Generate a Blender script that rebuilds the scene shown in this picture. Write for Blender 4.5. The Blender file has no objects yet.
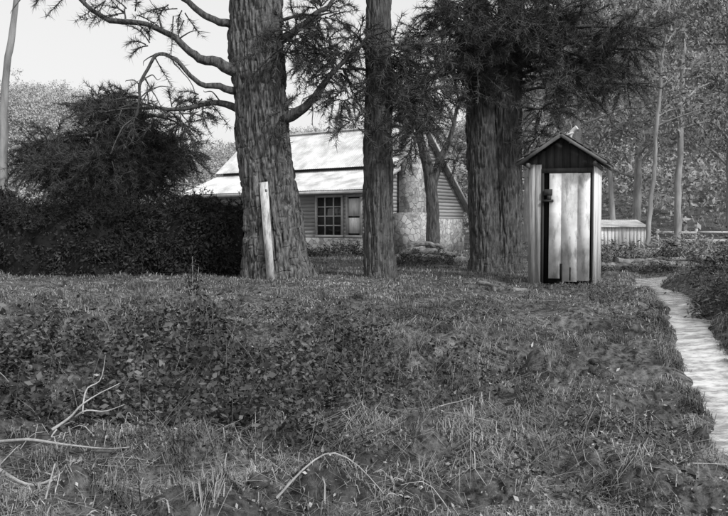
import bpy, math, numpy as np
from mathutils import Vector
rng=np.random.default_rng(7)
scene=bpy.context.scene
# ---------------------------------------------------------------- noise
_perm=rng.permutation(4096)
_val=rng.random(4096)
def vnoise(x,y,z=0.0):
    x,y,z=np.broadcast_arrays(np.asarray(x,float),np.asarray(y,float),np.asarray(z,float))
    xi=np.floor(x).astype(int);yi=np.floor(y).astype(int);zi=np.floor(z).astype(int)
    fx=x-xi;fy=y-yi;fz=z-zi
    fx=fx*fx*(3-2*fx);fy=fy*fy*(3-2*fy);fz=fz*fz*(3-2*fz)
    def h(a,b,c): return _val[_perm[(_perm[(_perm[a&4095]+b)&4095]+c)&4095]]
    r=0
    for dx in(0,1):
        for dy in(0,1):
            for dz in(0,1):
                r=r+h(xi+dx,yi+dy,zi+dz)*(fx if dx else 1-fx)*(fy if dy else 1-fy)*(fz if dz else 1-fz)
    return r*2-1
def fbm(x,y,z=0.0,o=4):
    s=0;a=1;t=0
    for i in range(o):
        s=s+a*vnoise(np.asarray(x)*2**i+i*17.3,np.asarray(y)*2**i+i*5.1,np.asarray(z)*2**i);t+=a;a*=.5
    return s/t
def sst(t): t=np.clip(t,0,1);return t*t*(3-2*t)
def unit(n):
    v=rng.normal(size=(n,3));return v/np.linalg.norm(v,axis=1,keepdims=True)
def nrm(v): return v/(np.linalg.norm(v,axis=-1,keepdims=True)+1e-9)
# ---------------------------------------------------------------- materials
def M(name,c0,c1,scale=5,detail=6,stretch=(1,1,1),rough=.9,bump=0,island=0.0,lo=.3,hi=.7,spec=.15,big=0,bdist=.02,voro=0):
    m=bpy.data.materials.new(name);m.use_nodes=True
    nt=m.node_tree;N=nt.nodes;L=nt.links
    b=N['Principled BSDF'];b.inputs['Roughness'].default_value=rough
    b.inputs['Specular IOR Level'].default_value=spec
    tc=N.new('ShaderNodeTexCoord');mp=N.new('ShaderNodeMapping');mp.inputs['Scale'].default_value=stretch
    L.new(tc.outputs['Object'],mp.inputs[0])
    nz=N.new('ShaderNodeTexNoise');nz.inputs['Scale'].default_value=scale;nz.inputs['Detail'].default_value=detail;nz.inputs['Roughness'].default_value=.65
    L.new(mp.outputs[0],nz.inputs['Vector'])
    rmp=N.new('ShaderNodeMapRange');rmp.inputs[1].default_value=lo;rmp.inputs[2].default_value=hi
    L.new(nz.outputs[0],rmp.inputs[0]);fac=rmp.outputs[0]
    if voro:
        v=N.new('ShaderNodeTexVoronoi');v.inputs['Scale'].default_value=voro;L.new(mp.outputs[0],v.inputs['Vector'])
        bw=N.new('ShaderNodeRGBToBW');L.new(v.outputs['Color'],bw.inputs[0])
        v2=N.new('ShaderNodeTexVoronoi');v2.feature='DISTANCE_TO_EDGE';v2.inputs['Scale'].default_value=voro;L.new(mp.outputs[0],v2.inputs['Vector'])
        e=N.new('ShaderNodeMapRange');e.inputs[2].default_value=.08;L.new(v2.outputs[0],e.inputs[0])
        mm=N.new('ShaderNodeMath');mm.operation='MULTIPLY';L.new(bw.outputs[0],mm.inputs[0]);L.new(e.outputs[0],mm.inputs[1])
        mx=N.new('ShaderNodeMath');mx.operation='MULTIPLY_ADD';mx.inputs[1].default_value=.55;L.new(fac,mx.inputs[0]);L.new(mm.outputs[0],mx.inputs[2]);fac=mx.outputs[0]
    if island:
        g=N.new('ShaderNodeNewGeometry')
        mx=N.new('ShaderNodeMix');mx.inputs[0].default_value=island
        L.new(fac,mx.inputs[2]);L.new(g.outputs['Random Per Island'],mx.inputs[3]);fac=mx.outputs[0]
    if big:
        n2=N.new('ShaderNodeTexNoise');n2.inputs['Scale'].default_value=big;n2.inputs['Detail'].default_value=4
        L.new(tc.outputs['Object'],n2.inputs['Vector'])
        r2=N.new('ShaderNodeMapRange');r2.inputs[1].default_value=.35;r2.inputs[2].default_value=.65;r2.inputs[3].default_value=.3;r2.inputs[4].default_value=1.15
        L.new(n2.outputs[0],r2.inputs[0])
        mm=N.new('ShaderNodeMath');mm.operation='MULTIPLY';L.new(fac,mm.inputs[0]);L.new(r2.outputs[0],mm.inputs[1]);fac=mm.outputs[0]
    cr=N.new('ShaderNodeMapRange');cr.inputs[3].default_value=c0;cr.inputs[4].default_value=c1;L.new(fac,cr.inputs[0])
    cc=N.new('ShaderNodeCombineColor')
    for i in range(3):L.new(cr.outputs[0],cc.inputs[i])
    L.new(cc.outputs[0],b.inputs['Base Color'])
    if bump:
        bp=N.new('ShaderNodeBump');bp.inputs['Strength'].default_value=bump;bp.inputs['Distance'].default_value=bdist
        L.new(fac if voro else nz.outputs[0],bp.inputs['Height']);L.new(bp.outputs[0],b.inputs['Normal'])
    return m
m_ground=M('soil_turf',.02,.24,scale=14,detail=12,bump=1,big=1.1,lo=.38,hi=.66,bdist=.035)
m_grass=M('grass_blades',.035,.42,scale=1.9,island=.6,big=1.9)
m_dry=M('dry_grass',.10,.60,scale=3,island=.7,big=2.2)
m_litter=M('litter',.06,.50,scale=9,island=.85)
m_bark=M('pine_bark',.03,.27,scale=7,detail=12,stretch=(3.4,3.4,.6),bump=.9,bdist=.05,lo=.38,hi=.68)
m_barkd=M('dark_bark',.03,.17,scale=7,detail=12,stretch=(3.4,3.4,.6),bump=.8,bdist=.05,lo=.36,hi=.66)
m_pale=M('pale_bark',.16,.40,scale=3,detail=8,stretch=(2,2,.4),bump=.5)
m_twig=M('twig',.03,.1,scale=6)
m_needle=M('pine_needles',.025,.13,scale=1.2,island=.6)
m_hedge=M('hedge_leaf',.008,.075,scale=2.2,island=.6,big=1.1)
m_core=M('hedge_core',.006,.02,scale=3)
m_shrub=M('weed_leaf',.015,.18,scale=2,island=.75,big=1.8)
m_gum=M('haze_toned_gum_leaf',.12,.40,scale=.5,island=.5,big=.35)  # leaf colour lifted to carry the background haze
m_far=M('haze_toned_hill_leaf',.21,.40,scale=.06,island=.35)  # distance haze put into the colour: paler than the leaves themselves
m_farL=M('haze_toned_far_leaf',.38,.48,scale=.03,island=.3)  # strongest painted haze: pale, low-contrast tones for the farthest trees
m_stick=M('dead_wood',.15,.55,scale=14,stretch=(1,1,1),bump=.4,island=.4)
m_log=M('old_log',.05,.30,scale=5,detail=10,bump=.9,lo=.38,hi=.65)
m_board=M('weatherboard',.24,.42,scale=4,detail=8,stretch=(.6,.6,6),bump=.3,island=.35)
m_stone=M('stone_wall',.08,.50,scale=9,detail=8,voro=5.5,bump=.8)
m_tin=M('painted_iron_roof',.42,.76,scale=1.6,detail=12,stretch=(1,1,1),rough=.9,spec=.1,lo=.35,hi=.6)
m_white=M('weathered_white_paint',.30,.80,scale=2.6,detail=14,stretch=(4,4,1.0),bump=.25,lo=.36,hi=.50,island=.1,big=3)
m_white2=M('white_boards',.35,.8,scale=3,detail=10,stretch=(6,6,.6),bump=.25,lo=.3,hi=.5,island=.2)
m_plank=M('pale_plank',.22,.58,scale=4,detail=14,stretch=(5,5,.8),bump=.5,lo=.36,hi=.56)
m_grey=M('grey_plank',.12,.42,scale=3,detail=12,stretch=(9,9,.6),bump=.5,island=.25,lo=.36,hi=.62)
m_darkw=M('dark_plank',.02,.075,scale=3,detail=10,stretch=(8,8,.6),bump=.5,island=.3)
m_black=M('interior_shade_black',.006,.012)  # near-black colour stands in for shade inside and behind the door
m_trim=M('trim_paint',.3,.55,scale=5,island=.3)
m_glass=M('window_glass',.02,.06,scale=2,rough=.12,spec=.6)
m_shingle=M('shingle',.04,.18,scale=5,detail=8,stretch=(1,1,1),bump=.6,island=.5)
m_water=M('stream_water',.30,.70,scale=5,detail=5,rough=.08,spec=1.0,bump=.5,bdist=.03,lo=.40,hi=.58,stretch=(1.0,2.4,1))  # pale ripple tones in the base colour stand in for reflected sky
# ---------------------------------------------------------------- geometry
class Geo:
    def __init__(s): s.v=[];s.f={3:[],4:[]};s.n=0
    def add(s,v,f,k=None):
        v=np.asarray(v,float).reshape(-1,3);f=np.asarray(f,int)
        s.f[f.shape[1]].append(f+s.n);s.v.append(v);s.n+=len(v)
def empty(name,loc=(0,0,0),rz=0):
    e=bpy.data.objects.new(name,None);scene.collection.objects.link(e);e.location=loc;e.rotation_euler[2]=rz;return e
def obj(name,g,mat,parent=None,smooth=False):
    me=bpy.data.meshes.new(name);v=np.concatenate(g.v)
    t=np.concatenate(g.f[3]) if g.f[3] else np.zeros((0,3),int)
    q=np.concatenate(g.f[4]) if g.f[4] else np.zeros((0,4),int)
    me.vertices.add(len(v));me.vertices.foreach_set('co',v.astype(np.float32).ravel())
    li=np.concatenate([t.ravel(),q.ravel()]);me.loops.add(len(li));me.loops.foreach_set('vertex_index',li.astype(np.int32))
    me.polygons.add(len(t)+len(q))
    ls=np.concatenate([np.arange(len(t))*3,len(t)*3+np.arange(len(q))*4])
    me.polygons.foreach_set('loop_start',ls.astype(np.int32))
    if smooth: me.polygons.foreach_set('use_smooth',np.ones(len(ls),bool))
    me.update(calc_edges=True);me.materials.append(mat)
    o=bpy.data.objects.new(name,me);scene.collection.objects.link(o)
    if parent:o.parent=parent
    return o
def box(g,x0,x1,y0,y1,z0,z1,jit=0):
    v=np.array([[x,y,z] for x in(x0,x1) for y in(y0,y1) for z in(z0,z1)],float)
    if jit:v+=rng.normal(size=v.shape)*jit
    g.add(v,[[0,1,3,2],[4,6,7,5],[0,4,5,1],[2,3,7,6],[0,2,6,4],[1,5,7,3]])
def beam(g,a,b,w,h,up=(0,0,1),jit=0):
    a=np.array(a,float);b=np.array(b,float);d=nrm(b-a);s=nrm(np.cross(d,up));u=np.cross(s,d)
    v=[]
    for p in(a,b):
        for i,j in((-1,-1),(1,-1),(1,1),(-1,1)):v.append(p+s*i*w/2+u*j*h/2)
    v=np.array(v)
    if jit:v+=rng.normal(size=v.shape)*jit
    g.add(v,[[0,3,2,1],[4,5,6,7],[0,1,5,4],[1,2,6,5],[2,3,7,6],[3,0,4,7]])
def smooth_path(P,n):
    P=np.array(P,float);m=len(P)
    t=np.linspace(0,m-1,n);i=np.minimum(t.astype(int),m-2);f=(t-i)[:,None]
    g=lambda k:P[np.clip(k,0,m-1)]
    p0,p1,p2,p3=g(i-1),g(i),g(i+1),g(i+2)
    return .5*((2*p1)+(-p0+p2)*f+(2*p0-5*p1+4*p2-p3)*f*f+(-p0+3*p1-3*p2+p3)*f**3)
def tube(g,P,n=16,sides=8,rough=0.0,fis=0.0,seed=0,cap=True,kink=0.0):
    """P rows: x,y,z,r"""
    S=smooth_path(P,n);C=S[:,:3].copy();R=np.maximum(S[:,3],.0015)
    if kink:
        L0=np.cumsum(np.r_[0,np.linalg.norm(np.diff(C,axis=0),axis=1)])
        w=np.minimum(1,np.arange(n)/4.)
        C=C+np.stack([fbm(L0*2.2+seed,seed+1.3,0,3),fbm(L0*2.2+seed,seed+7.7,3,3),fbm(L0*2.2+seed,seed+4.1,6,3)],1)*(kink*w)[:,None]
    T=nrm(np.gradient(C,axis=0))
    ref=np.array([0,1,0.]) if abs(T[0][1])<.8 else np.array([1,0,0.])
    A=nrm(np.cross(T,ref));B=np.cross(T,A)
    th=np.linspace(0,2*np.pi,sides,endpoint=False)
    ct,s_=np.cos(th)[None],np.sin(th)[None]
    rr=np.repeat(R[:,None],sides,1)
    L=np.cumsum(np.r_[0,np.linalg.norm(np.diff(C,axis=0),axis=1)])[:,None]
    if rough: rr=rr*(1+rough*fbm(ct*1.6+seed,s_*1.6+seed,L*1.3+seed,3))
    if fis:
        k=11
        f=vnoise(ct*k*.8+seed+L*0,s_*k*.8+L*.35,L*2.2)
        f2=vnoise(ct*k*2.1+seed+L*0,s_*k*2.1+L*.3,L*7)
        f3=vnoise(ct*k*.5+seed+9+L*0,s_*k*.5,L*9)
        rr=rr*(1+fis*(1-2*np.exp(-(f/.22)**2))*.5+fis*.5*f2-fis*.3*np.exp(-(f3/.12)**2))
    V=C[:,None]+A[:,None]*(rr*ct)[...,None]+B[:,None]*(rr*s_)[...,None]
    i=np.arange(n-1)[:,None]*sides;j=np.arange(sides)[None];j2=(j+1)%sides
    F=np.stack([i+j,i+j2,i+sides+j2,i+sides+j],-1).reshape(-1,4)
    g.add(V.reshape(-1,3),F)
    if cap:
        for e,o in((0,0),(n-1,1)):
            ring=V[e];c=C[e][None];idx=np.arange(sides)
            tri=np.stack([idx,(idx+1)%sides,np.full(sides,sides)],-1)
            g.add(np.vstack([ring,c]),tri if o else tri[:,::-1])
def leaves(g,P,size,asp=.4,droop=0.0,flat=0.0):
    n=len(P);d=unit(n);d[:,2]-=droop;d=nrm(d);s=unit(n)
    if flat: 
        d[:,2]*=(1-flat);d=nrm(d);s[:,2]*=(1-flat)
    s=nrm(np.cross(d,np.cross(s,d)))
    L=(size*(.6+.8*rng.random(n)))[:,None]
    v=np.stack([P,P+d*L*.45+s*L*asp*.5,P+d*L,P+d*L*.45-s*L*asp*.5],1)
    g.add(v,np.arange(4*n).reshape(-1,4))
def sprays(gN,gT,S,D,Ln,nodes=9,per=11,nl=.15,nw=.012,droop=.25,start=.2):
    n=len(S);t=np.linspace(0,1,nodes)
    bend=unit(n)*.25
    C=S[:,None]+D[:,None]*(t[None,:,None]*Ln[:,None,None])+bend[:,None]*((t**2)[None,:,None]*Ln[:,None,None])
    C[:,:,2]-=(droop*t**2)[None]*Ln[:,None]
    for k in range(0,nodes-1,2):
        a=C[:,k];b=C[:,min(k+2,nodes-1)];d=nrm(b-a);s=nrm(np.cross(d,[.3,.2,1.]));u=np.cross(s,d)
        ra=.011*(1-t[k])+.003;rb=.011*(1-t[min(k+2,nodes-1)])+.003
        v=np.stack([a+s*ra,a-s*ra*.5+u*ra,a-s*ra*.5-u*ra,b+s*rb,b-s*rb*.5+u*rb,b-s*rb*.5-u*rb],1)
        base=(np.arange(n)*6)[:,None,None]
        F=(base+np.array([[0,1,4,3],[1,2,5,4],[2,0,3,5]])[None]).reshape(-1,4)
        gT.add(v,F)
    m=t>=start
    CC=C[:,m];tan=nrm(np.gradient(C,axis=1))[:,m]
    CC=np.repeat(CC.reshape(-1,3),per,0);tan=np.repeat(tan.reshape(-1,3),per,0)
    q=len(CC);nd=nrm(tan*.7+unit(q)*.9);CC=CC+tan*(rng.random(q)*.07)[:,None]
    s=nrm(np.cross(nd,unit(q)))*nw*.5;L=(nl*(.6+.7*rng.random(q)))[:,None]
    gN.add(np.stack([CC-s,CC+s,CC+nd*L],1),np.arange(3*q).reshape(-1,3))
def pad(gN,gT,c,r,n,**kw):
    c=np.array(c,float);r=np.array(r,float)
    u=unit(n);S=c+u*r*(rng.random(n)[:,None]**.5)*.75
    D=nrm(u*r/ r.max()+unit(n)*.55+np.array([0,0,-.05]))
    sprays(gN,gT,S,D,.28+.35*rng.random(n)*min(1.6,r.max()+.4),**kw)
# ---------------------------------------------------------------- terrain
SP=np.array([[2.3,1.0],[2.62,4.0],[2.95,5.9],[3.38,7.2],[3.55,8.3],[4.05,9.8],[4.35,10.9],[4.85,12.3],[4.95,13.6],[5.6,15.2],[7.5,16.5],[12,17.2]])
def stream_d(x,y):
    d=np.full(np.shape(x),1e9);side=np.zeros(np.shape(x))
    for a,b in zip(SP[:-1],SP[1:]):
        ab=b-a;t=np.clip(((x-a[0])*ab[0]+(y-a[1])*ab[1])/(ab@ab),0,1)
        dx=x-a[0]-t*ab[0];dy=y-a[1]-t*ab[1];dd=np.hypot(dx,dy)
        sd=np.sign(ab[1]*(x-a[0])-ab[0]*(y-a[1]))
        side=np.where(dd<d,sd,side);d=np.minimum(d,dd)
    return d,side
def wob(x,y): return .07*fbm(x*2.6,y*2.6,41.,2)+.05*fbm(x*6,y*6,43.,2)
def H(x,y,raw=False):
    x=np.asarray(x,float);y=np.asarray(y,float)
    z=-.66*sst((10.2-y)/4.6)
    near=sst((40-y)/20)
    d0,side=stream_d(x,y)
    w=sst((22-y)/5)
    calm=1-w*(1-sst((d0-.15)/.5))
    rgh=(.3+.7*sst((11.0-y)/3.0))*calm
    z=z+near*(.14*fbm(x*.5,y*.5,3.,3)*rgh+.20*fbm(x*1.5,y*1.5,7.,3)*rgh)
    cl=fbm(x*4.0,y*4.0,11.,3)
    z=z+near*.15*rgh*cl*(.4+np.clip(fbm(x*.8,y*.8,14.,2)*2+.5,0,1.5))
    z=z+.14*np.exp(-(((x-.65)/.6)**2+((y-6.1)/.4)**2))*(1+1.0*fbm(x*3,y*3,21.,2))
    z=z-.20*np.exp(-(((x+1.9)/1.6)**2+((y-6.5)/.6)**2))
    ed=y-(8.9+.5*fbm(x*.9,0*x+2.,3.,3));z=z-.10*np.exp(-((ed+.25)/.25)**2)*sst((3.0-x)/1.5)*(.5+fbm(x*1.5,y,9.,2))
    d=d0+wob(x,y)
    z=z-.19*np.exp(-(np.maximum(d,0)/.27)**2)*w
    z=z+.24*sst((d-.25)/.5)*(side>0)*w*sst((6-(x-3))/3)
    hl=20*sst((y-90)/90)*(1+.5*np.exp(-((x+72)/26)**2)-.35*np.exp(-((x+34)/16)**2)+.12*fbm(x*.03,y*.03,1.,3))
    hr=31*sst((y-48)/75)*sst((x-4)/34)*(1+.15*fbm(x*.04,y*.04,5.,3))
    return z+np.maximum(hl,hr)
def axis(a,b,st,lo,hi,gr=1.13):
    c=list(np.arange(a,b,st));s=st;p=c[-1]
    while p<hi: s*=gr;p+=s;c.append(p)
    s=st;p=c[0];L=[]
    while p>lo: s*=gr;p-=s;L.append(p)
    return np.array(L[::-1]+c)
xs=axis(-6,6,.045,-500,500,1.09);ys=axis(2.5,14,.045,-60,700,1.07)
X,Y=np.meshgrid(xs,ys);Z=H(X,Y)
g=Geo();nx=len(xs);ny=len(ys)
i=np.arange(ny-1)[:,None]*nx;j=np.arange(nx-1)[None]
g.add(np.stack([X,Y,Z],-1),np.stack([i+j,i+j+1,i+nx+j+1,i+nx+j],-1).reshape(-1,4))
obj('ground',g,m_ground,smooth=True)
S=smooth_path(np.c_[SP,np.zeros(len(SP))],400)[:,:2]
T=nrm(np.gradient(S,axis=0));Nn=np.c_[T[:,1],-T[:,0]]
g=Geo();rows=[]
hc=H(S[:,0],S[:,1]);k=np.ones(41)/41;hc=np.convolve(np.pad(hc,20,'edge'),k,'valid')
for a in np.linspace(-1,1,21):
    p=S+Nn*(a*.36)
    rows.append(np.c_[p,hc+.095+.010*fbm(p[:,0]*7,p[:,1]*11,0,3)])
V=np.stack(rows,1);n=len(S)
i=np.arange(n-1)[:,None]*21;j=np.arange(20)[None]
g.add(V,np.stack([i+j,i+j+1,i+21+j+1,i+21+j],-1).reshape(-1,4))
obj('stream',g,m_water,smooth=True)
# ---------------------------------------------------------------- grass
def scatter(n,y0,y1,p=1.0,spread=.62,pad_=1.5):
    u=rng.random(n)
    y=y0*(y1/y0)**u if p==1 else y0+(y1-y0)*u
    x=(rng.random(n)*2-1)*(y*spread+pad_)
    return x,y
def blades(g,x,y,h,w,lean=.5):
    n=len(x);z=H(x,y)-.01
    a=rng.random(n)*2*np.pi;dx=np.cos(a);dy=np.sin(a)
    b=a+np.pi/2+rng.normal(size=n)*.5
    s=np.stack([np.cos(b),np.sin(b),0*b],1)*(w*.5)[:,None]
    P=np.stack([x,y,z],1);ln=(lean*(.3+rng.random(n)))
    d1=np.stack([dx*ln*.35,dy*ln*.35,np.ones(n)],1)*(h*.55)[:,None]
    d2=np.stack([dx*ln*1.3,dy*ln*1.3,.9-.5*ln],1)*h[:,None]
    v=np.stack([P-s,P+s,P+d1-s*.7,P+d1+s*.7,P+d2],1)
    base=(np.arange(n)*5)[:,None]
    g.add(v,(base+np.array([[0,1,3,2]])).reshape(-1,4))
    g.f[3].append((base+np.array([[2,3,4]])).reshape(-1,3)+g.n-len(v.reshape(-1,3)))
def keep(x,y,dmin=.22):
    d,_=stream_d(x,y);return d+wob(x,y)>dmin
def inweed(x,y): # dense weed bed: little grass grows there
    return np.clip(1.25-((x+2.3)/2.9)**2-((y-7.0)/1.25)**2+.9*fbm(x*1.3,y*1.3,90.,3),0,1)
x,y=scatter(290000,2.6,15)
bare=fbm(x*.9,y*.9,55.,4)
dens=fbm(x*1.9,y*1.9,2.,4);k=keep(x,y)&(rng.random(len(x))<np.clip(.42+dens*3.0+.5*sst((y-9)/2)-2.2*np.clip(bare+.10,0,1)*sst((10-y)/3)-.8*inweed(x,y),.03,1));x=x[k];y=y[k]
hh=(.018+.045*rng.random(len(x))+.13*np.clip(fbm(x*2.7,y*2.7,9.,3),0,1))*(1-.35*sst((y-9)/4))
g=Geo();blades(g,x,y,hh,.004+.0012*y*rng.random(len(x))*.8,1.4)
x,y=scatter(70000,14,45,spread=.7);k=keep(x,y)
x=x[k];y=y[k];blades(g,x,y,.05+.06*rng.random(len(x)),.006+.0006*y,.8)
nt=1500;tx,ty=scatter(nt,3,13);m=(fbm(tx*.8,ty*.8,4.,2)>-.05)&(inweed(tx,ty)<.3);tx=tx[m];ty=ty[m]
hs=np.repeat(.5+1.2*rng.random(len(tx))**1.5,40);tx=np.repeat(tx,40);ty=np.repeat(ty,40);tx=tx+rng.normal(size=len(tx))*.045;ty=ty+rng.normal(size=len(ty))*.045
k=keep(tx,ty);tx=tx[k];ty=ty[k];hs=hs[k]
blades(g,tx,ty,(.05+.12*rng.random(len(tx)))*hs,np.full(len(tx),.007),1.5)
q=rng.integers(0,300,14000);sd_=np.where(rng.random(14000)<.5,-1,1);off=.27+.14*rng.random(14000)
fx=S[q,0]+Nn[q,0]*sd_*off+rng.normal(size=14000)*.03;fy=S[q,1]+Nn[q,1]*sd_*off+rng.normal(size=14000)*.03
k=fbm(fx*2.5,fy*2.5,66.,2)>-.2;fx=fx[k];fy=fy[k]
blades(g,fx,fy,.05+.10*rng.random(len(fx)),np.full(len(fx),.008),1.4)
obj('grass',g,m_grass)
g=Geo()
x,y=scatter(75000,2.8,14);dn=fbm(x*1.5,y*1.5,31.,4);k=keep(x,y)&(dn>.06)&(inweed(x,y)<.5);x=x[k];y=y[k]
blades(g,x,y,.03+.07*rng.random(len(x)),.004+.0008*y*rng.random(len(x)),2.0)
for cx,cy,sx,sy,nn in((.65,6.1,.7,.4,2600),(.25,8.3,.5,.3,1300),(-.6,5.0,.7,.3,1300),(1.4,5.2,.7,.3,1200),(-3.0,8.9,.8,.3,900),(-.3,6.2,.6,.3,1200),(1.9,6.4,.4,.5,900)):
    x=cx+rng.normal(size=nn)*sx*.8;y=cy+rng.normal(size=nn)*sy*.8
    k=(fbm(x*4,y*4,3.,2)>-.1)&keep(x,y);x=x[k];y=y[k]
    blades(g,x,y,.05+.16*rng.random(len(x)),np.full(len(x),.006),2.3)
obj('dry_grass',g,m_dry)
g=Geo();x,y=scatter(34000,2.8,15);k=keep(x,y)&(fbm(x*1.8,y*1.8,77.,3)+.35*sst((8-y)/3)>.04);x=x[k];y=y[k]
P=np.stack([x,y,H(x,y)+.006+.03*rng.random(len(x))],1)
leaves(g,P,.010+.028*rng.random(len(x))**1.5,.5,flat=.4)
x,y=scatter(1500,2.9,8.5);k=keep(x,y)&(fbm(x*1.2,y*1.2,81.,3)>-.05);x=x[k];y=y[k]
P=np.stack([x,y,H(x,y)+.012+.02*rng.random(len(x))],1);leaves(g,P,.03+.035*rng.random(len(x)),.35,flat=.3)
obj('leaf_litter',g,m_litter)
g=Geo();x,y=scatter(1700,2.8,12);k=keep(x,y)&(fbm(x*1.3,y*1.3,77.,3)>-.05)
for a,b in zip(x[k],y[k]):
    r=.012+.06*rng.random()**2.5;z=float(H(a,b));t=rng.random()*6.28;cx,cy=math.cos(t)*r,math.sin(t)*r
    tube(g,[[a-cx,b-cy,z+r*.1,r*.35],[a-cx*.4,b-cy*.4,z+r*.1,r*.8],[a+cx*.4,b+cy*.4,z+r*.1,r*.75],[a+cx,b+cy,z+r*.1,r*.3]],n=7,sides=8,rough=1.3,seed=a*3)
obj('soil_clods',g,m_ground)
g=Geo()
def stick(pts,r0,r1,n=12,kink=.03):
    P=[]
    m=len(pts)
    for i,(a,b,c) in enumerate(pts):P.append([a,b,float(H(a,b))+c,r0+(r1-r0)*i/(m-1)])
    tube(g,P,n=n,sides=6,rough=.5,seed=pts[0][0]*3,kink=kink)
for ox,oy,oz in((0.15,-.45,.05),):
    stick([(-2.35+ox,5.9+oy,.02+oz),(-2.22+ox,5.95+oy,.12+oz),(-2.12+ox,5.95+oy,.22+oz),(-1.93+ox,6.1+oy,.34+oz)],.011,.003)
    stick([(-2.2+ox,5.95+oy,.12+oz),(-2.08+ox,5.85+oy,.17+oz),(-1.98+ox,5.9+oy,.19+oz),(-1.85+ox,5.95+oy,.26+oz)],.008,.002)
    stick([(-2.15+ox,5.95+oy,.14+oz),(-2.13+ox,6.0+oy,.30+oz),(-2.05+ox,6.05+oy,.40+oz),(-2.02+ox,6.05+oy,.55+oz)],.007,.002)
    stick([(-2.3+ox,5.85+oy,.05+oz),(-2.25+ox,5.7+oy,.12+oz),(-2.1+ox,5.6+oy,.14+oz)],.007,.002)
stick([(-2.5,5.3,.08),(-2.2,5.2,.10),(-1.9,5.28,.08),(-1.6,5.3,.06)],.011,.004)
stick([(-2.4,4.85,.06),(-2.2,4.8,.08),(-2.0,4.74,.08),(-1.75,4.8,.05)],.015,.005)
stick([(-3.6,6.6,.40),(-3.35,6.6,.52),(-3.2,6.57,.5),(-3.0,6.5,.36)],.010,.003)
stick([(.35,6.25,.10),(.5,6.18,.11),(.65,6.02,.09),(.95,5.7,.09)],.017,.006)
stick([(.45,6.1,.11),(.62,6.2,.16),(.85,6.15,.12)],.009,.003)
stick([(-1.6,4.6,.04),(-1.4,4.55,.06),(-1.2,4.6,.05),(-.9,4.5,.03)],.007,.002)
stick([(-.5,4.4,.03),(-.2,4.5,.06),(.1,4.42,.05)],.008,.003)
for i in range(650):
    a,b=scatter(1,3,13);a=a[0];b=b[0]
    if not keep(a,b):continue
    if rng.random()>.25+.55*(a<1.0)*(b<7.5):continue
    L=.06+.34*rng.random()**2;t=rng.random()*6.28
    stick([(a,b,.01),(a+L*.5*math.cos(t),b+L*.5*math.sin(t),.03+.07*rng.random()),(a+L*math.cos(t+.4),b+L*math.sin(t+.4),.01+.06*rng.random())],.002+.004*rng.random(),.001,n=6,kink=.02)
obj('fallen_sticks',g,m_stick)
# ---------------------------------------------------------------- low weeds / shrubs
def weeds(name,cx,cy,sx,sy,n,hmax,size,seed,mat=m_shrub,stems=60,asp=.55,flat=.35):
    e=empty(name);g=Geo();gs=Geo()
    x=cx+(rng.random(n)*2-1)*sx;y=cy+(rng.random(n)*2-1)*sy
    edge=1-((x-cx)/sx)**2-((y-cy)/sy)**2
    m=fbm(x*2.0+seed,y*2.0,seed,4)
    hh=hmax*np.clip(edge*.85+m*2.3-.05,0,1.25)**.8
    k=hh>.03;x=x[k];y=y[k];hh=hh[k]
    pl=rng.choice(len(x),max(40,len(x)//16))
    own=pl[rng.integers(0,len(pl),len(x))]
    r=np.abs(rng.normal(size=len(x)))*.075;a=rng.random(len(x))*6.28
    t=rng.random(len(x))**.6
    hp=hh*(.55+.75*rng.random(len(hh)))
    lx=x[own]+r*np.cos(a);ly=y[own]+r*np.sin(a);lz=H(x[own],y[own])+hp[own]*t
    leaves(g,np.stack([lx,ly,np.maximum(lz,H(lx,ly)+.01)],1),size*(.4+.9*rng.random(len(x))),asp,droop=.15,flat=flat)
    for q in pl[:stems]:
        z0=float(H(x[q],y[q]));dx,dy=rng.normal(size=2)*.16
        tube(gs,[[x[q],y[q],z0,.0025],[x[q]+dx*.4,y[q]+dy*.4,z0+hh[q]*.6,.002],[x[q]+dx,y[q]+dy,z0+hh[q]*1.2,.001]],n=6,sides=3,cap=False,kink=.05,seed=q)
    obj('leaves',g,mat,e);obj('stems',gs,m_dry,e)
weeds('weed_patch',-2.0,7.0,1.9,1.25,24000,.46,.058,3,stems=110)
weeds('weed_patch',-4.0,7.2,1.4,1.5,13000,.48,.058,8)
weeds('weed_patch',-.4,7.2,1.0,1.0,9000,.38,.05,12)
weeds('weed_patch',-1.3,8.6,1.6,.6,5000,.22,.045,13)
weeds('weed_patch',.9,7.0,1.0,.9,4500,.26,.042,19)
weeds('weed_patch',-2.2,4.15,.5,.35,1800,.22,.045,25)
weeds('weed_patch',.4,8.9,1.3,.8,3000,.14,.035,27)
weeds('weed_patch',1.2,5.3,1.1,.9,3400,.22,.038,28)
weeds('weed_patch',-.9,5.2,1.3,.5,2800,.18,.038,29)
weeds('fern_bank',4.75,8.3,.75,2.2,16000,.48,.07,33,asp=.3)
weeds('fern_bank',6.1,10.5,1.15,2.8,16000,.6,.08,35,asp=.3)
weeds('fern_bank',3.8,6.0,.3,1.5,2500,.2,.05,36,asp=.3)
weeds('fern_bank',2.15,6.2,.5,1.4,2600,.16,.045,38,asp=.3)
weeds('fern_bank',3.4,10.8,.45,1.8,2600,.14,.045,39,asp=.3)
e=empty('tall_weed');g=Geo();gl=Geo()
z0=float(H(-2.2,10.0))
for dx,h in((0,.62),(.05,.48),(-.05,.4)):
    tube(g,[[-2.2,10,z0,.006],[-2.2+dx,10,z0+h*.5,.005],[-2.2+dx*1.6,10,z0+h,.003]],n=6,sides=4)
    P=np.array([-2.2,10,z0])+np.c_[dx*1.3+rng.normal(size=60)*.02,rng.normal(size=60)*.02,h*(.25+.75*rng.random(60))]
    leaves(gl,P,np.full(60,.06),.3)
obj('stem',g,m_dry,e);obj('leaves',gl,m_shrub,e)
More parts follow.
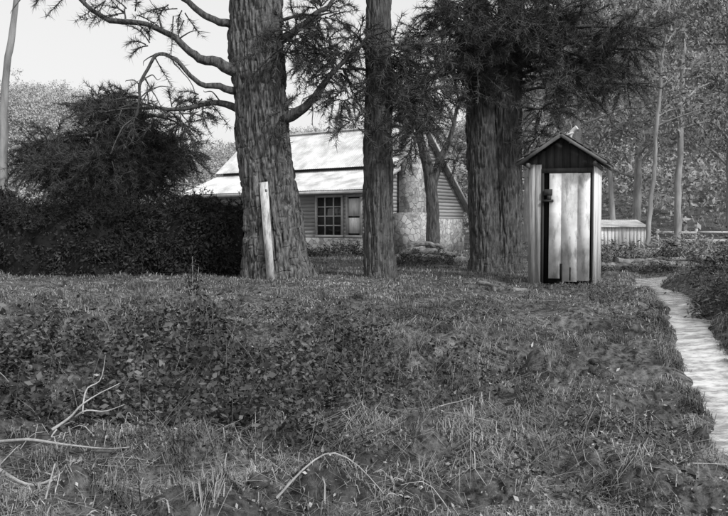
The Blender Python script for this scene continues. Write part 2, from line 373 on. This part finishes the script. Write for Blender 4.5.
# ---------------------------------------------------------------- pines
def limb(g,pts,n=36,sides=10): tube(g,pts,n=n,sides=sides,rough=.45,seed=pts[0][0]*7,kink=.09 if pts[0][3]>.05 else .06)
def pine(name,trunks,limbs,pads,bark,limbbark=None):
    e=empty(name);gt=Geo()
    for P,nn,sd,fis in trunks: tube(gt,P,n=nn,sides=sd,rough=.16,fis=fis,seed=P[0][0]*3+5)
    obj('trunk',gt,bark,e,True)
    gl=Geo();gN=Geo();gT=Geo()
    for L in limbs: limb(gl,L)
    tr=np.concatenate([smooth_path(t[0],60) for t in trunks])
    for c,r,n in pads:
        c=np.array(c,float)
        if n>=22:
            cand=tr[np.argsort(np.abs(tr[:,2]-(c[2]+.15*rng.normal()))+.4*np.linalg.norm(tr[:,:2]-c[:2],axis=1))[0]]
            a=cand[:3];mid=a*.5+c*.5+np.array([0,0,.18*np.linalg.norm(c-a)*.5])
            rr=.02+.016*np.linalg.norm(c-a)
            limb(gl,[[*a,rr],[*mid,rr*.7],[*(c+unit(1)[0]*.05),rr*.4],[*(c+(c-a)*.25),.008]],n=14,sides=6)
        pad(gN,gT,c,r,n)
    if gl.v:obj('limbs',gl,limbbark or bark,e,True)
    obj('twigs',gT,m_twig,e);obj('needles',gN,m_needle,e)
    return e
def rndpads(cx,cy,cz,rx,ry,rz,n,k,size=.45):
    u=unit(n);return [((cx+a[0]*rx*rng.random()**.4,cy+a[1]*ry*rng.random()**.4,cz+a[2]*rz*rng.random()**.4),(size*(.8+.6*rng.random()),size,size*.45),k) for a in u]
T1=[[-1.62,14.75,-.25,.86],[-1.60,14.75,0,.72],[-1.64,14.75,.35,.60],[-1.72,14.75,1.2,.52],[-1.86,14.75,2.4,.48],[-1.98,14.75,4,.49],[-2.03,14.8,5.5,.47],[-2.1,14.9,8.5,.36],[-2.1,14.9,12.5,.12]]
l1=[[[-2.3,14.6,3.85,.14],[-2.9,14.4,4.0,.085],[-3.4,14.3,4.35,.065],[-4.0,14.2,4.6,.05],[-4.7,14.1,4.75,.042],[-5.3,14.0,5.1,.03],[-6,14,5.15,.02]],
    [[-2.3,14.7,3.5,.09],[-2.9,14.4,3.55,.05],[-3.4,14.3,3.95,.042],[-3.75,14.2,4.05,.035],[-4.0,14.2,3.6,.026],[-4.1,14.2,3.1,.018],[-4.3,14.2,2.7,.01]],
    [[-2.2,14.8,3.1,.08],[-2.8,14.7,3.3,.05],[-3.4,14.6,3.15,.038],[-4.2,14.6,3.2,.026],[-4.9,14.6,3.05,.012]],
    [[-1.6,14.6,3.0,.12],[-1.1,14.4,3.15,.075],[-.75,14.2,3.6,.055],[-.3,14.1,4.0,.04],[.1,14,4.4,.02]],
    [[-1.7,14.7,4.4,.09],[-1.2,14.5,4.6,.06],[-.6,14.4,5.1,.035],[-.3,14.4,5.5,.02]],
    [[-2.4,14.7,4.7,.08],[-3.0,14.5,4.9,.055],[-3.7,14.4,5.5,.035],[-4.5,14.4,5.9,.02]]]
for Lb in list(l1[:4]):
    Sp=smooth_path(Lb,40)
    for q in range(8):
        a=Sp[rng.integers(8,38)];d=unit(1)[0];d[1]*=.5;L=.35+.55*rng.random()
        b=a[:3]+d*L*.5+[0,0,.05];c=a[:3]+d*L+[0,0,-.12*L]
        l1.append([[*a[:3],min(.018,a[3]*.6)],[*b,.010],[*(b*.4+c*.6+unit(1)[0]*.05),.007],[*c,.003]])
p1=[((-1.2,14.3,4.5),(.5,.5,.35),40),((-1.5,14.0,4.1),(.35,.35,.25),22),((-.8,14.4,4.2),(.4,.4,.3),30),((-.75,14.1,4.75),(.45,.4,.3),30),
    ((-3.3,14.3,4.9),(.5,.4,.3),8),((-4.2,14.2,4.75),(.4,.4,.3),8),((-3.8,14.3,4.2),(.35,.3,.3),6),((-4.1,14.2,3.2),(.3,.3,.3),8),((-3.6,14.6,3.1),(.35,.3,.2),8),((-4.7,14.6,3.05),(.35,.3,.25),12),
    ((-2.9,14.4,3.3),(.25,.25,.2),6),((-5.2,14.1,5.2),(.5,.4,.25),8),((-4.6,14.2,5.1),(.3,.3,.2),7),
    ((-1.45,14.1,3.0),(.3,.3,.25),8)]+rndpads(-2.1,14.8,8.5,2.4,2.4,2.6,14,26,.6)
pine('pine_tree',[(T1,900,260,.115)],l1,p1,m_bark,m_barkd)
T2=[[.31,14.75,-.25,.37],[.31,14.75,0,.31],[.29,14.75,.4,.275],[.27,14.75,1.5,.26],[.27,14.75,3,.25],[.28,14.75,5.3,.22],[.3,14.8,9,.15],[.3,14.8,12,.05]]
p2=[((-.35,14.3,3.35),(.45,.4,.28),34),((.75,14.4,3.25),(.45,.4,.25),36),((.9,14.3,2.75),(.4,.35,.2),30),((-.15,14.2,2.85),(.35,.3,.2),12),
    ((.75,14.5,3.75),(.45,.4,.25),36),((-.45,14.4,3.9),(.4,.4,.28),34),((.55,14.2,4.15),(.35,.35,.2),26),((-.1,14.1,4.3),(.35,.35,.25),26),
    ((1.1,14.6,4.3),(.4,.35,.2),26),((1.15,14.5,3.5),(.4,.35,.2),26)]+rndpads(.3,14.8,8.5,1.7,1.7,2.6,9,26,.55)
pine('pine_tree',[(T2,700,140,.12)],[],p2,m_barkd)
T3a=[[2.62,16.6,-.3,.46],[2.60,16.6,0,.39],[2.58,16.6,.5,.33],[2.52,16.6,2,.31],[2.45,16.6,3.5,.29],[2.36,16.6,5.4,.24],[2.2,16.6,9,.16],[2.1,16.6,12.5,.05]]
T3b=[[3.05,16.75,-.3,.46],[3.05,16.75,0,.38],[3.05,16.75,.5,.33],[3.03,16.75,2,.32],[3.02,16.75,3.5,.31],[3.1,16.75,5.4,.27],[3.2,16.75,9,.18],[3.2,16.75,13,.05]]
p3=rndpads(3.2,16.2,4.9,1.7,.9,1.2,26,26,.5)+rndpads(4.5,16.0,4.7,1.2,.8,1.1,14,22,.48)+rndpads(1.9,16.1,4.7,.8,.7,.9,6,24,.42)+[((1.3,16.2,4.3),(.4,.4,.3),28),((4.4,16,3.7),(.5,.4,.3),26),((5.3,16,3.9),(.5,.4,.3),22),((3.6,15.9,3.35),(.5,.4,.25),26),((2.2,15.9,3.7),(.4,.35,.25),24),((3.5,15.9,2.8),(.3,.3,.2),14)]+rndpads(2.7,16.7,9,2.2,2.2,2.6,12,26,.6)
pine('pine_tree',[(T3a,600,130,.12),(T3b,600,130,.12)],[],p3,m_barkd)
T4=[[2.0,22.5,-.1,.26],[1.98,22.5,.6,.2],[1.97,22.5,1.6,.18],[1.85,22.5,2.6,.16],[1.6,22.5,3.5,.1],[1.4,22.5,4.6,.04]]
T4b=[[1.95,22.5,2.0,.13],[2.15,22.5,2.8,.11],[2.5,22.5,3.6,.07],[2.7,22.5,4.6,.03]]
p4=rndpads(1.8,22.3,4.5,1.6,.8,1.2,14,26,.5)+[((1.3,22.3,3.0),(.4,.4,.3),18),((2.6,22.3,2.9),(.4,.4,.25),22)]
pine('pine_tree',[(T4,90,40,.08),(T4b,60,30,.08)],[],p4,m_barkd)
T5=[[-5.9,19,-.1,.3],[-5.9,19,1,.22],[-5.7,19,2.2,.18],[-5.5,19,3.4,.1],[-5.4,19,4.1,.03]]
p5=rndpads(-6.1,18.8,2.75,1.9,1.0,.95,38,40,.5)+rndpads(-6.3,18.6,2.1,2.2,.7,.35,12,30,.45)+rndpads(-5.7,18.8,3.7,.9,.7,.45,8,30,.4)+[((-4.3,18.6,3.4),(.45,.4,.25),26),((-3.9,18.6,3.75),(.35,.3,.2),18),((-4.2,18.6,2.7),(.35,.3,.2),20)]
pine('cypress_tree',[(T5,60,30,.08)],[],p5,m_barkd)
# ---------------------------------------------------------------- hedge
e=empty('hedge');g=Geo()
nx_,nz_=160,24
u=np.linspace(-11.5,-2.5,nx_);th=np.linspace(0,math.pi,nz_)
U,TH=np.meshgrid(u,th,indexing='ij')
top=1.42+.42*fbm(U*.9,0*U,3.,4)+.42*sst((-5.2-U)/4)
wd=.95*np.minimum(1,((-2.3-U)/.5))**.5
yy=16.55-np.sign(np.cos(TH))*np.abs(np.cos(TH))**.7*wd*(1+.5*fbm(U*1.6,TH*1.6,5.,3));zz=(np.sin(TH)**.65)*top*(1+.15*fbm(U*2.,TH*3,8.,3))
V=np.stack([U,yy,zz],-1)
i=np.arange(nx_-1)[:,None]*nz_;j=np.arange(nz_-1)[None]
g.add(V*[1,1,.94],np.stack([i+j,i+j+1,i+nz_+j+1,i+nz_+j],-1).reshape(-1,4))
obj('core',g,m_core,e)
n=90000;a=rng.random(n)*(nx_-1.01);b=rng.random(n)*(nz_*.62)
b[:34000]=rng.random(34000)*2.2
ia=a.astype(int);ib=b.astype(int);P=V[ia,ib]+(V[ia+1,ib]-V[ia,ib])*(a-ia)[:,None]+(V[ia,ib+1]-V[ia,ib])*(b-ib)[:,None]
cln=fbm(P[:,0]*2.3,P[:,2]*2.0,2.,3)
k=rng.random(n)<np.clip(.55+cln*2.2,.12,1);P=P[k];cln=cln[k];n=len(P)
P=P+unit(n)*(.14*rng.random(n)**2+.02)[:,None]+np.array([0,-.25,.06])*np.clip(cln,0,1)[:,None]
P[:,2]=np.maximum(P[:,2],.02)
gl=Geo();leaves(gl,P,.05+.05*rng.random(n),.42,droop=.5);obj('leaves',gl,m_hedge,e)
gN=Geo();gT=Geo();n=1500;ia=rng.integers(0,nx_-1,n);P=V[ia,rng.integers(5,15,n)]
sprays(gN,gT,P,nrm(unit(n)*.7+[0,-.25,.5]),.2+.35*rng.random(n)**2,nodes=6,per=7,nl=.08,nw=.016,droop=.35)
obj('shoots',gN,m_hedge,e)
# ---------------------------------------------------------------- plank against trunk
g=Geo();beam(g,(-1.66,13.92,-.03),(-1.82,14.24,1.78),.14,.03,up=(0,1,0),jit=.008)
obj('leaning_plank',g,m_plank)
# ---------------------------------------------------------------- outhouse
O=empty('outhouse',(3.30,13.05,0),math.radians(-21))
W=.54;Dp=1.1
def ob(n,g,m):return obj(n,g,m,O)
g=Geo()
xx=-W
for w in(.10,.105):
    box(g,xx,xx+w-.005,-.01,.02,-.05,2.02,jit=.003);xx+=w
ob('front_boards',g,m_grey)
g=Geo();box(g,-W+.207,-W+.245,-.02,.05,-.05,1.92);box(g,W-.062,W-.034,-.03,.05,-.05,1.92);box(g,-W+.207,W-.034,-.021,.05,1.875,1.95)
ob('door_frame',g,m_darkw)
g=Geo()
box(g,-W+.03,W-.03,Dp-.05,Dp-.02,0,2.0);box(g,-W+.03,W-.03,.1,Dp-.06,.0,.03)
ob('interior',g,m_black)
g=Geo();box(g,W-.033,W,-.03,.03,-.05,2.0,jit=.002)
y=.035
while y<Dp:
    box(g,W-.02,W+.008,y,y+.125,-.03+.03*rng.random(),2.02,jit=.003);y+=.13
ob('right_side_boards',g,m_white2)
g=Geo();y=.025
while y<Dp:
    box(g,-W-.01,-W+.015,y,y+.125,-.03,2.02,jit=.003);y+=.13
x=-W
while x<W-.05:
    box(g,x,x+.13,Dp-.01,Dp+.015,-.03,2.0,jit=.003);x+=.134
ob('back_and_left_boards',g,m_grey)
g=Geo();x0=-W+.335;xd=x0;ws=[.20,.265,.20]
bt=[.16,.06,.10]
for w,b in zip(ws,bt):
    box(g,x0,x0+w-.002,-.035,-.012,b*.5+.03,1.865-.01*rng.random(),jit=.0012);x0+=w
box(g,xd+.01,x0-.015,-.0115,.01,.35,.47);box(g,xd+.01,x0-.015,-.0115,.01,1.45,1.57)
ob('door',g,m_white)
g=Geo()
box(g,xd+.19,xd+.222,-.0395,-.0352,.06,.36);box(g,xd+.345,xd+.365,-.0395,-.0352,.08,.30)
box(g,-W+.246,xd-.012,.03,.045,.03,1.86);box(g,xd-.011,x0+.002,.012,.04,.0,.34)
ob('door_gap_shade',g,m_black)  # solid black strips and sheets painted as the shade in the openings
g=Geo();box(g,-W+.23,xd+.07,-.065,-.040,1.39,1.425,jit=.004);box(g,-W+.25,xd+.05,-.065,-.040,1.50,1.60,jit=.003);box(g,xd-.03,xd+.035,-.06,-.040,1.426,1.50)
ob('latch',g,m_darkw)
g=Geo();apx=2.50;ez=2.10
def gabz(x,top=apx,e=W+.16,ezz=ez-.08):return top-(top-ezz)*abs(x)/e
for yy in(.0,Dp-.03):
    x=-W
    while x<W-.01:
        x2=min(x+.135,W)
        v=[]
        for q in(yy,yy+.025):
            for xa,za in((x,1.951),(x2-.004,1.951),(x2-.004,max(1.96,gabz(x2)-.06)),(x,max(1.96,gabz(x)-.06))):v.append((xa,q,za))
        g.add(v,[[0,1,2,3],[7,6,5,4],[0,4,5,1],[1,5,6,2],[2,6,7,3],[3,7,4,0]]);x=x2
ob('gable_boards',g,m_darkw)
g=Geo();gf=Geo()
for s in(-1,1):
    a=np.array([0,0,apx+.015]);b=np.array([s*(W+.17),0,ez-.06])
    nseg=6
    for i in range(nseg):
        p=a+(b-a)*i/nseg;q=a+(b-a)*((i+1)/nseg+.02)
        y0,y1=-.24,Dp+.14
        for k in range(9):
            ya=y0+(y1-y0)*k/9;yb=y0+(y1-y0)*(k+1)/9-.006
            off=.018;nz=np.array([s*.5,0,.85])*.016;j_=rng.normal(size=3)*.006
            v=[p+[0,ya,0]+j_,p+[0,yb,0]+j_,q+[0,yb,off]+j_,q+[0,ya,off]+j_]
            v=v+[t_+nz for t_ in v]
            g.add(v,[[0,1,2,3],[7,6,5,4],[0,4,5,1],[1,5,6,2],[2,6,7,3],[3,7,4,0]])
    for yy in(-.25,Dp+.13):
        beam(gf,(0,yy,apx-.025),(s*(W+.18),yy,ez-.11),.02,.05,up=(0,0,1),jit=.004)
    beam(gf,(s*W,-.2,2.0),(s*W,Dp+.1,2.0),.05,.07)
ob('roof_shingles',g,m_shingle);ob('barge_boards',gf,m_shingle)
g=Geo();tube(g,[[.10,.14,apx-.1,.035],[.11,.14,apx,.035],[.14,.14,apx+.07,.035],[.22,.12,apx+.13,.04]],n=12,sides=12);beam(g,(.0,.12,apx-.01),(.16,.12,apx+.05),.14,.02,jit=.006)
ob('roof_vent',g,m_tin)
# ---------------------------------------------------------------- house
th=math.radians(35)
Hs=empty('cottage',(.03,26,-.05),-th)
def hb(n,g,m,sm=False):return obj(n,g,m,Hs,sm)
Lh=8.4;Dh=7.0
E0=2.36
def topz(v):
    return float(np.interp(v,[0,1.8,1.801,3.6,7.0],[E0,3.05,3.26,4.68,1.75]))
g=Geo()
for xe in(-.04,-Lh+.04):
    vs=np.linspace(.04,6.96,60);V=[];F=[]
    for q in vs:V+= [(xe,q,0),(xe,q,topz(q)-.06)]
    F=[[2*i,2*i+2,2*i+3,2*i+1] for i in range(59)]
    g.add(V,F)
g.add([(-Lh+.04,.04,0),(-.04,.04,0),(-.04,.04,E0-.03),(-Lh+.04,.04,E0-.03)],[[0,1,2,3]])
g.add([(-Lh+.04,6.96,0),(-.04,6.96,0),(-.04,6.96,1.72),(-Lh+.04,6.96,1.72)],[[0,1,2,3]])
g.add([(-Lh+.04,1.8,2.9),(-.04,1.8,2.9),(-.04,1.8,3.3),(-Lh+.04,1.8,3.3)],[[0,1,2,3]])
hb('wall_core',g,m_darkw)
g=Geo();wins=[(-2.02,-.92,.72,2.0),(-.70,-.14,.72,2.0),(-5.6,-4.4,.72,2.0)]
fc=[[0,1,2,3],[7,6,5,4],[0,4,5,1],[1,5,6,2],[2,6,7,3],[3,7,4,0]]
z=.62
h=.13
while z<E0-.06:
    segs=[(-Lh,0)]
    for a,b,c,d in wins:
        if z+h>c-.02 and z<d+.02:
            ns=[]
            for s0,s1 in segs:
                if b<=s0 or a>=s1:ns.append((s0,s1))
                else:
                    if a>s0:ns.append((s0,a))
                    if b<s1:ns.append((b,s1))
            segs=ns
    for s0,s1 in segs:
        g.add([(s0,-.026,z),(s1,-.026,z),(s1,-.016,z+h),(s0,-.016,z+h),(s0,.03,z),(s1,.03,z),(s1,.03,z+h),(s0,.03,z+h)],fc)
    z+=h
for xo,sg in((0,1),(-Lh,-1)):
    z=.62
    while z<4.55:
        zz=z+h
        v0=np.interp(zz,[0,E0,3.05,3.26,4.68],[0,0,1.8,1.8,3.6])+.04
        v1=7.0-np.interp(zz,[0,1.75,4.68],[0,0,3.4])-.04
        segs=[(v0,v1)]
        if sg==1 and z+h>.75 and z<1.8 and v0<3.65:segs=[(v0,3.65),(4.45,v1)]
        for s0,s1 in segs:
            if s1-s0<.1:continue
            a=xo+sg*.026;b=xo+sg*.016;c=xo-sg*.03
            g.add([(a,s0,z),(a,s1,z),(b,s1,zz),(b,s0,zz),(c,s0,z),(c,s1,z),(c,s1,zz),(c,s0,zz)],fc)
        z+=h
hb('weatherboards',g,m_board)
g=Geo();box(g,-Lh-.06,.06,-.07,.02,-.2,.615);box(g,-.02,.062,.021,6.95,-.2,.612);box(g,-Lh-.062,-Lh+.02,.021,6.95,-.2,.612)
box(g,.036,.12,.35,1.5,-.2,1.35);box(g,.036,.10,3.16,3.56,-.2,1.30);box(g,.036,.10,4.55,6.7,-.2,1.30)
hb('stone_base',g,m_stone)
g=Geo();gg=Geo()
for a,b,c,d in wins:
    box(g,a-.05,b+.05,-.075,-.04,c-.09,c-.005);box(g,a-.04,b+.04,-.07,-.037,d+.003,d+.08)
    box(g,a-.05,a+.03,-.066,.02,c,d);box(g,b-.03,b+.05,-.066,.02,c,d)
    nv=3 if b-a>.8 else 1
    for k in range(1,nv):
        xx=a+(b-a)*k/nv;box(g,xx-.022,xx+.022,-.04,-.005,c,d)
    if nv>1:
        for k in range(1,4):
            zz=c+(d-c)*k/4;box(g,a+.031,b-.031,-.036,-.008,zz-.018,zz+.018)
    box(gg,a,b,.0,.01,c,d)
box(g,.04,.075,3.58,3.66,.72,1.85);box(g,.04,.075,4.44,4.52,.72,1.85);box(g,.04,.078,3.58,4.52,1.851,1.93)
box(g,.045,.06,4.03,4.07,.75,1.84)
box(gg,.0,.012,3.66,4.44,.75,1.85)
hb('window_frames',g,m_trim);hb('window_glass',gg,m_glass)
g=Geo();box(g,-.66,-.18,-.02,-.008,.78,1.3);box(g,-.66,-.18,-.021,-.009,1.36,1.95);hb('panel_shutter',g,m_white2)
def corr(g,x0,x1,p,q,n=500,per=.1,am=.007):
    xs_=np.linspace(x0,x1,n);w=am*np.sin(xs_*2*np.pi/per)
    p=np.array(p,float);q=np.array(q,float);dn=nrm(np.array([-(q-p)[1],(q-p)[0]]))
    if dn[1]<0:dn=-dn
    rows=[]
    for s_ in(0,.5,1):
        c=p+(q-p)*s_
        rows.append(np.stack([xs_,c[0]+dn[0]*w,c[1]+dn[1]*w],1))
    V=np.concatenate(rows);i=np.arange(2)[:,None]*n;j=np.arange(n-1)[None]
    g.add(V,np.stack([i+j,i+j+1,i+n+j+1,i+n+j],-1).reshape(-1,4))
g=Geo()
corr(g,-Lh-.25,.25,(-.35,E0-.12),(1.86,3.10))
corr(g,-Lh-.25,.25,(1.62,3.16),(3.6,4.76))
corr(g,-Lh-.25,.25,(3.6,4.76),(7.3,1.58))
hb('roof',g,m_tin,True)
g=Geo();beam(g,(-Lh-.25,3.6,4.79),(.25,3.6,4.79),.24,.04);hb('ridge_cap',g,m_tin)
g=Geo()
for xe in(.262,-Lh-.262):
    beam(g,(xe,-.38,E0-.20),(xe,1.8,3.02),.022,.10);beam(g,(xe,1.6,3.07),(xe,3.6,4.70),.022,.10);beam(g,(xe,3.6,4.70),(xe,7.3,1.5),.022,.10)
beam(g,(-Lh-.25,-.38,E0-.2),(.25,-.38,E0-.2),.09,.1)
hb('barge_and_gutter',g,m_trim)
g=Geo();box(g,.125,.75,1.9,2.85,-.2,5.0,jit=.01);box(g,.127,1.0,1.6,3.15,-.2,1.5,jit=.02);box(g,.09,.8,1.84,2.91,5.0,5.14)
hb('chimney',g,m_stone)
# ---------------------------------------------------------------- low shed, fence, logs at the back right
S_=empty('low_shed',(11.0,33,0),math.radians(-6))
g=Geo()
x=-1.9
while x<0.9:
    box(g,x,x+.145,0,.03,0,.95,jit=.004);x+=.15
box(g,-1.9,-1.87,.031,2.0,0,.8);box(g,.87,.9,.031,2.0,0,.8)
obj('boards',g,m_white2,S_)
g=Geo();corr(g,-2.0,1.0,(-.15,.93),(2.1,1.25),n=90);obj('roof',g,m_tin,S_,True)
F_=empty('rail_fence',(0,0,0));g=Geo()
for k in range(7):
    a=12.6+k*1.5;b=33.5-k*.35;z0=float(H(a,b));box(g,a-.05,a+.05,b-.05,b+.05,z0-.1,z0+.85,jit=.006)
    if k<6:
        for zz in(.35,.7):beam(g,(a,b-.07,z0+zz),(a+1.5,b-.42,z0+zz+rng.normal()*.02),.03,.10,jit=.006)
obj('posts_and_rails',g,m_trim,F_)
def log(a,b,r,name='fallen_log',mat=m_log):
    g=Geo();z=[float(H(p[0],p[1])) for p in(a,b)]
    mid=[(a[0]+b[0])/2,(a[1]+b[1])/2+.1]
    tube(g,[[a[0],a[1],z[0]+r*.7+a[2],r],[mid[0],mid[1],float(H(*mid))+r*.75+(a[2]+b[2])/2,r*.85],[b[0],b[1],z[1]+r*.7+b[2],r*.6]],n=50,sides=16,rough=.55,seed=a[0],kink=.12);obj(name,g,mat)
log((4.5,16.9,0),(8.6,17.5,.05),.11);log((5.6,17.3,.2),(9.8,17.9,.2),.07);log((1.2,20.5,0),(2.7,20.9,0),.12);log((1.0,21.0,.2),(2.5,21.2,.15),.10)
log((1.25,21.3,.35),(2.2,21.4,.3),.08);log((2.2,11.7,-.03),(2.7,11.9,-.03),.05);log((1.75,12.3,-.02),(2.02,12.15,-.02),.04);log((4.1,15.6,0),(5.0,15.3,0),.06)
weeds('bracken',7.3,17.9,3.2,.7,16000,.42,.09,51,asp=.3)
weeds('bracken',6.6,16.5,2.4,.4,9000,.22,.06,52,asp=.3)
weeds('bracken',1.9,19.8,1.6,.6,5000,.3,.08,54,asp=.3)
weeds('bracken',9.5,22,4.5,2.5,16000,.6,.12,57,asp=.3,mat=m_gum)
weeds('bracken',-.8,25.2,2.0,.5,5000,.35,.09,59,asp=.4)
# ---------------------------------------------------------------- gum trees
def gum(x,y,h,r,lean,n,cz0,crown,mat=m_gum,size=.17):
    e=empty('gum_tree');g=Geo();z0=float(H(x,y));gl=Geo()
    P=[[x,y,z0-.1,r*1.2],[x+lean*.25,y,z0+h*.25,r],[x+lean*.4,y,z0+h*.5,r*.8],[x+lean*.8,y,z0+h*.8,r*.5],[x+lean,y,z0+h,r*.15]]
    tube(g,P,n=50,sides=12,rough=.2,seed=x,kink=.06)
    path=smooth_path(P,60)
    pts=[]
    nb=16
    for k in range(nb):
        t=cz0+(1-cz0)*(k+.5)/nb;a=path[int(t*59)]
        d=unit(1)[0];d[2]=abs(d[2])*.5+.1;d=nrm(d);L=crown*(.6+.6*rng.random())*(1-.45*max(0,(t-.6)))
        b=a[:3]+d*L*.55;c=a[:3]+d*L+np.array([0,0,-.08*L])
        tube(g,[[*a[:3],a[3]*.4+.008],[*b,a[3]*.2+.008],[*c,.008]],n=10,sides=5,cap=False,kink=.15,seed=k)
        for q in range(7):
            ctr=b+(c-b)*rng.random()*1.2+unit(1)[0]*crown*.22
            m=int(n/nb/7);s=crown*.15*(.5+.9*rng.random())
            pts.append(ctr+rng.normal(size=(m,3))*np.array([s,s,s*.55]))
    P=np.concatenate(pts);leaves(gl,P,size*(.6+.8*rng.random(len(P))),.35,droop=.6)
    obj('trunk_and_limbs',g,m_pale,e,True);obj('leaves',gl,mat,e)
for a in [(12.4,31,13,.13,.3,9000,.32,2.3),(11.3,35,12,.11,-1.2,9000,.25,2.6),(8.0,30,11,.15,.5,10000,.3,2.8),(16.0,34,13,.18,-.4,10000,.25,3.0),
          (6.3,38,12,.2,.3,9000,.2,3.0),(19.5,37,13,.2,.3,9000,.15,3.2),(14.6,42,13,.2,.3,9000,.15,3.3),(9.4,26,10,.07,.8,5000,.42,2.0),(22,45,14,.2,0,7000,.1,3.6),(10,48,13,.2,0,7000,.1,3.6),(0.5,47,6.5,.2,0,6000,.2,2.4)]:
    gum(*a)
g=Geo();tube(g,[[-8.45,18.2,-.1,.12],[-8.4,18.2,2,.10],[-8.3,18.2,4,.085],[-8.1,18.2,5.6,.07],[-7.8,18.2,8,.02]],n=40,sides=10,rough=.2,kink=.04);obj('dead_tree',g,m_pale,None,True)
# ---------------------------------------------------------------- forest on hills
def forest(name,n,xr,yr,mat,cr,leaf,cond,per=170):
    x=xr[0]+(xr[1]-xr[0])*rng.random(n);y=yr[0]+(yr[1]-yr[0])*rng.random(n);k=cond(x,y);x=x[k];y=y[k];n=len(x)
    z=H(x,y);hh=cr*(.8+1.0*rng.random(n));g=Geo()
    ctr=np.stack([x,y,z+hh*.8],1)
    C=np.repeat(ctr,5,0)+rng.normal(size=(n*5,3))*np.array([cr*.35,cr*.35,cr*.45])
    P=np.repeat(C,per//5,0)+rng.normal(size=(n*5*(per//5),3))*np.array([cr*.22,cr*.22,cr*.16])
    leaves(g,P,leaf*(.6+.8*rng.random(len(P))),.5)
    obj(name,g,mat)
inview=lambda x,y:np.abs(x)<y*.62+15
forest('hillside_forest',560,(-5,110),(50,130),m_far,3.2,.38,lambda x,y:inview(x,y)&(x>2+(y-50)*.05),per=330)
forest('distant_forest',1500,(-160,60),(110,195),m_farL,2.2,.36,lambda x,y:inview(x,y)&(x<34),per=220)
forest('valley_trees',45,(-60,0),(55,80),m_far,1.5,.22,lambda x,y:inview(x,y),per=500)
# ---------------------------------------------------------------- light
sun_el=math.radians(42);az=math.radians(142)
sd=Vector((math.sin(az)*math.cos(sun_el),math.cos(az)*math.cos(sun_el),math.sin(sun_el)))
l=bpy.data.lights.new('sun','SUN');l.energy=2.5;l.angle=math.radians(5);l.color=(1,1,1)
lo=bpy.data.objects.new('sun',l);scene.collection.objects.link(lo);lo.rotation_euler=(sd).to_track_quat('Z','Y').to_euler();lo.location=(10,-10,30)
w=bpy.data.worlds.new('World');scene.world=w;w.use_nodes=True;nt=w.node_tree;N=nt.nodes;L=nt.links
sky=N.new('ShaderNodeTexSky');sky.sky_type='NISHITA';sky.sun_disc=False;sky.sun_elevation=sun_el;sky.sun_rotation=az;sky.dust_density=4;sky.air_density=1.5
bw=N.new('ShaderNodeRGBToBW');L.new(sky.outputs[0],bw.inputs[0])
# even brightness added to the sky, to whiten it and fill shade
ma=N.new('ShaderNodeMath');ma.operation='MULTIPLY_ADD';ma.inputs[1].default_value=.5;ma.inputs[2].default_value=4.9
L.new(bw.outputs[0],ma.inputs[0])
L.new(ma.outputs[0],N['Background'].inputs[0]);N['Background'].inputs[1].default_value=.13
c=bpy.data.cameras.new('camera');co=bpy.data.objects.new('camera',c);scene.collection.objects.link(co)
co.location=(0,0,1.0);co.rotation_euler=(math.radians(90-2.4),0,0);c.lens=38.6;c.sensor_width=36;c.clip_end=2000;c.clip_start=.05
scene.camera=co
scene.view_settings.view_transform='Standard';scene.view_settings.look='None';scene.view_settings.exposure=0
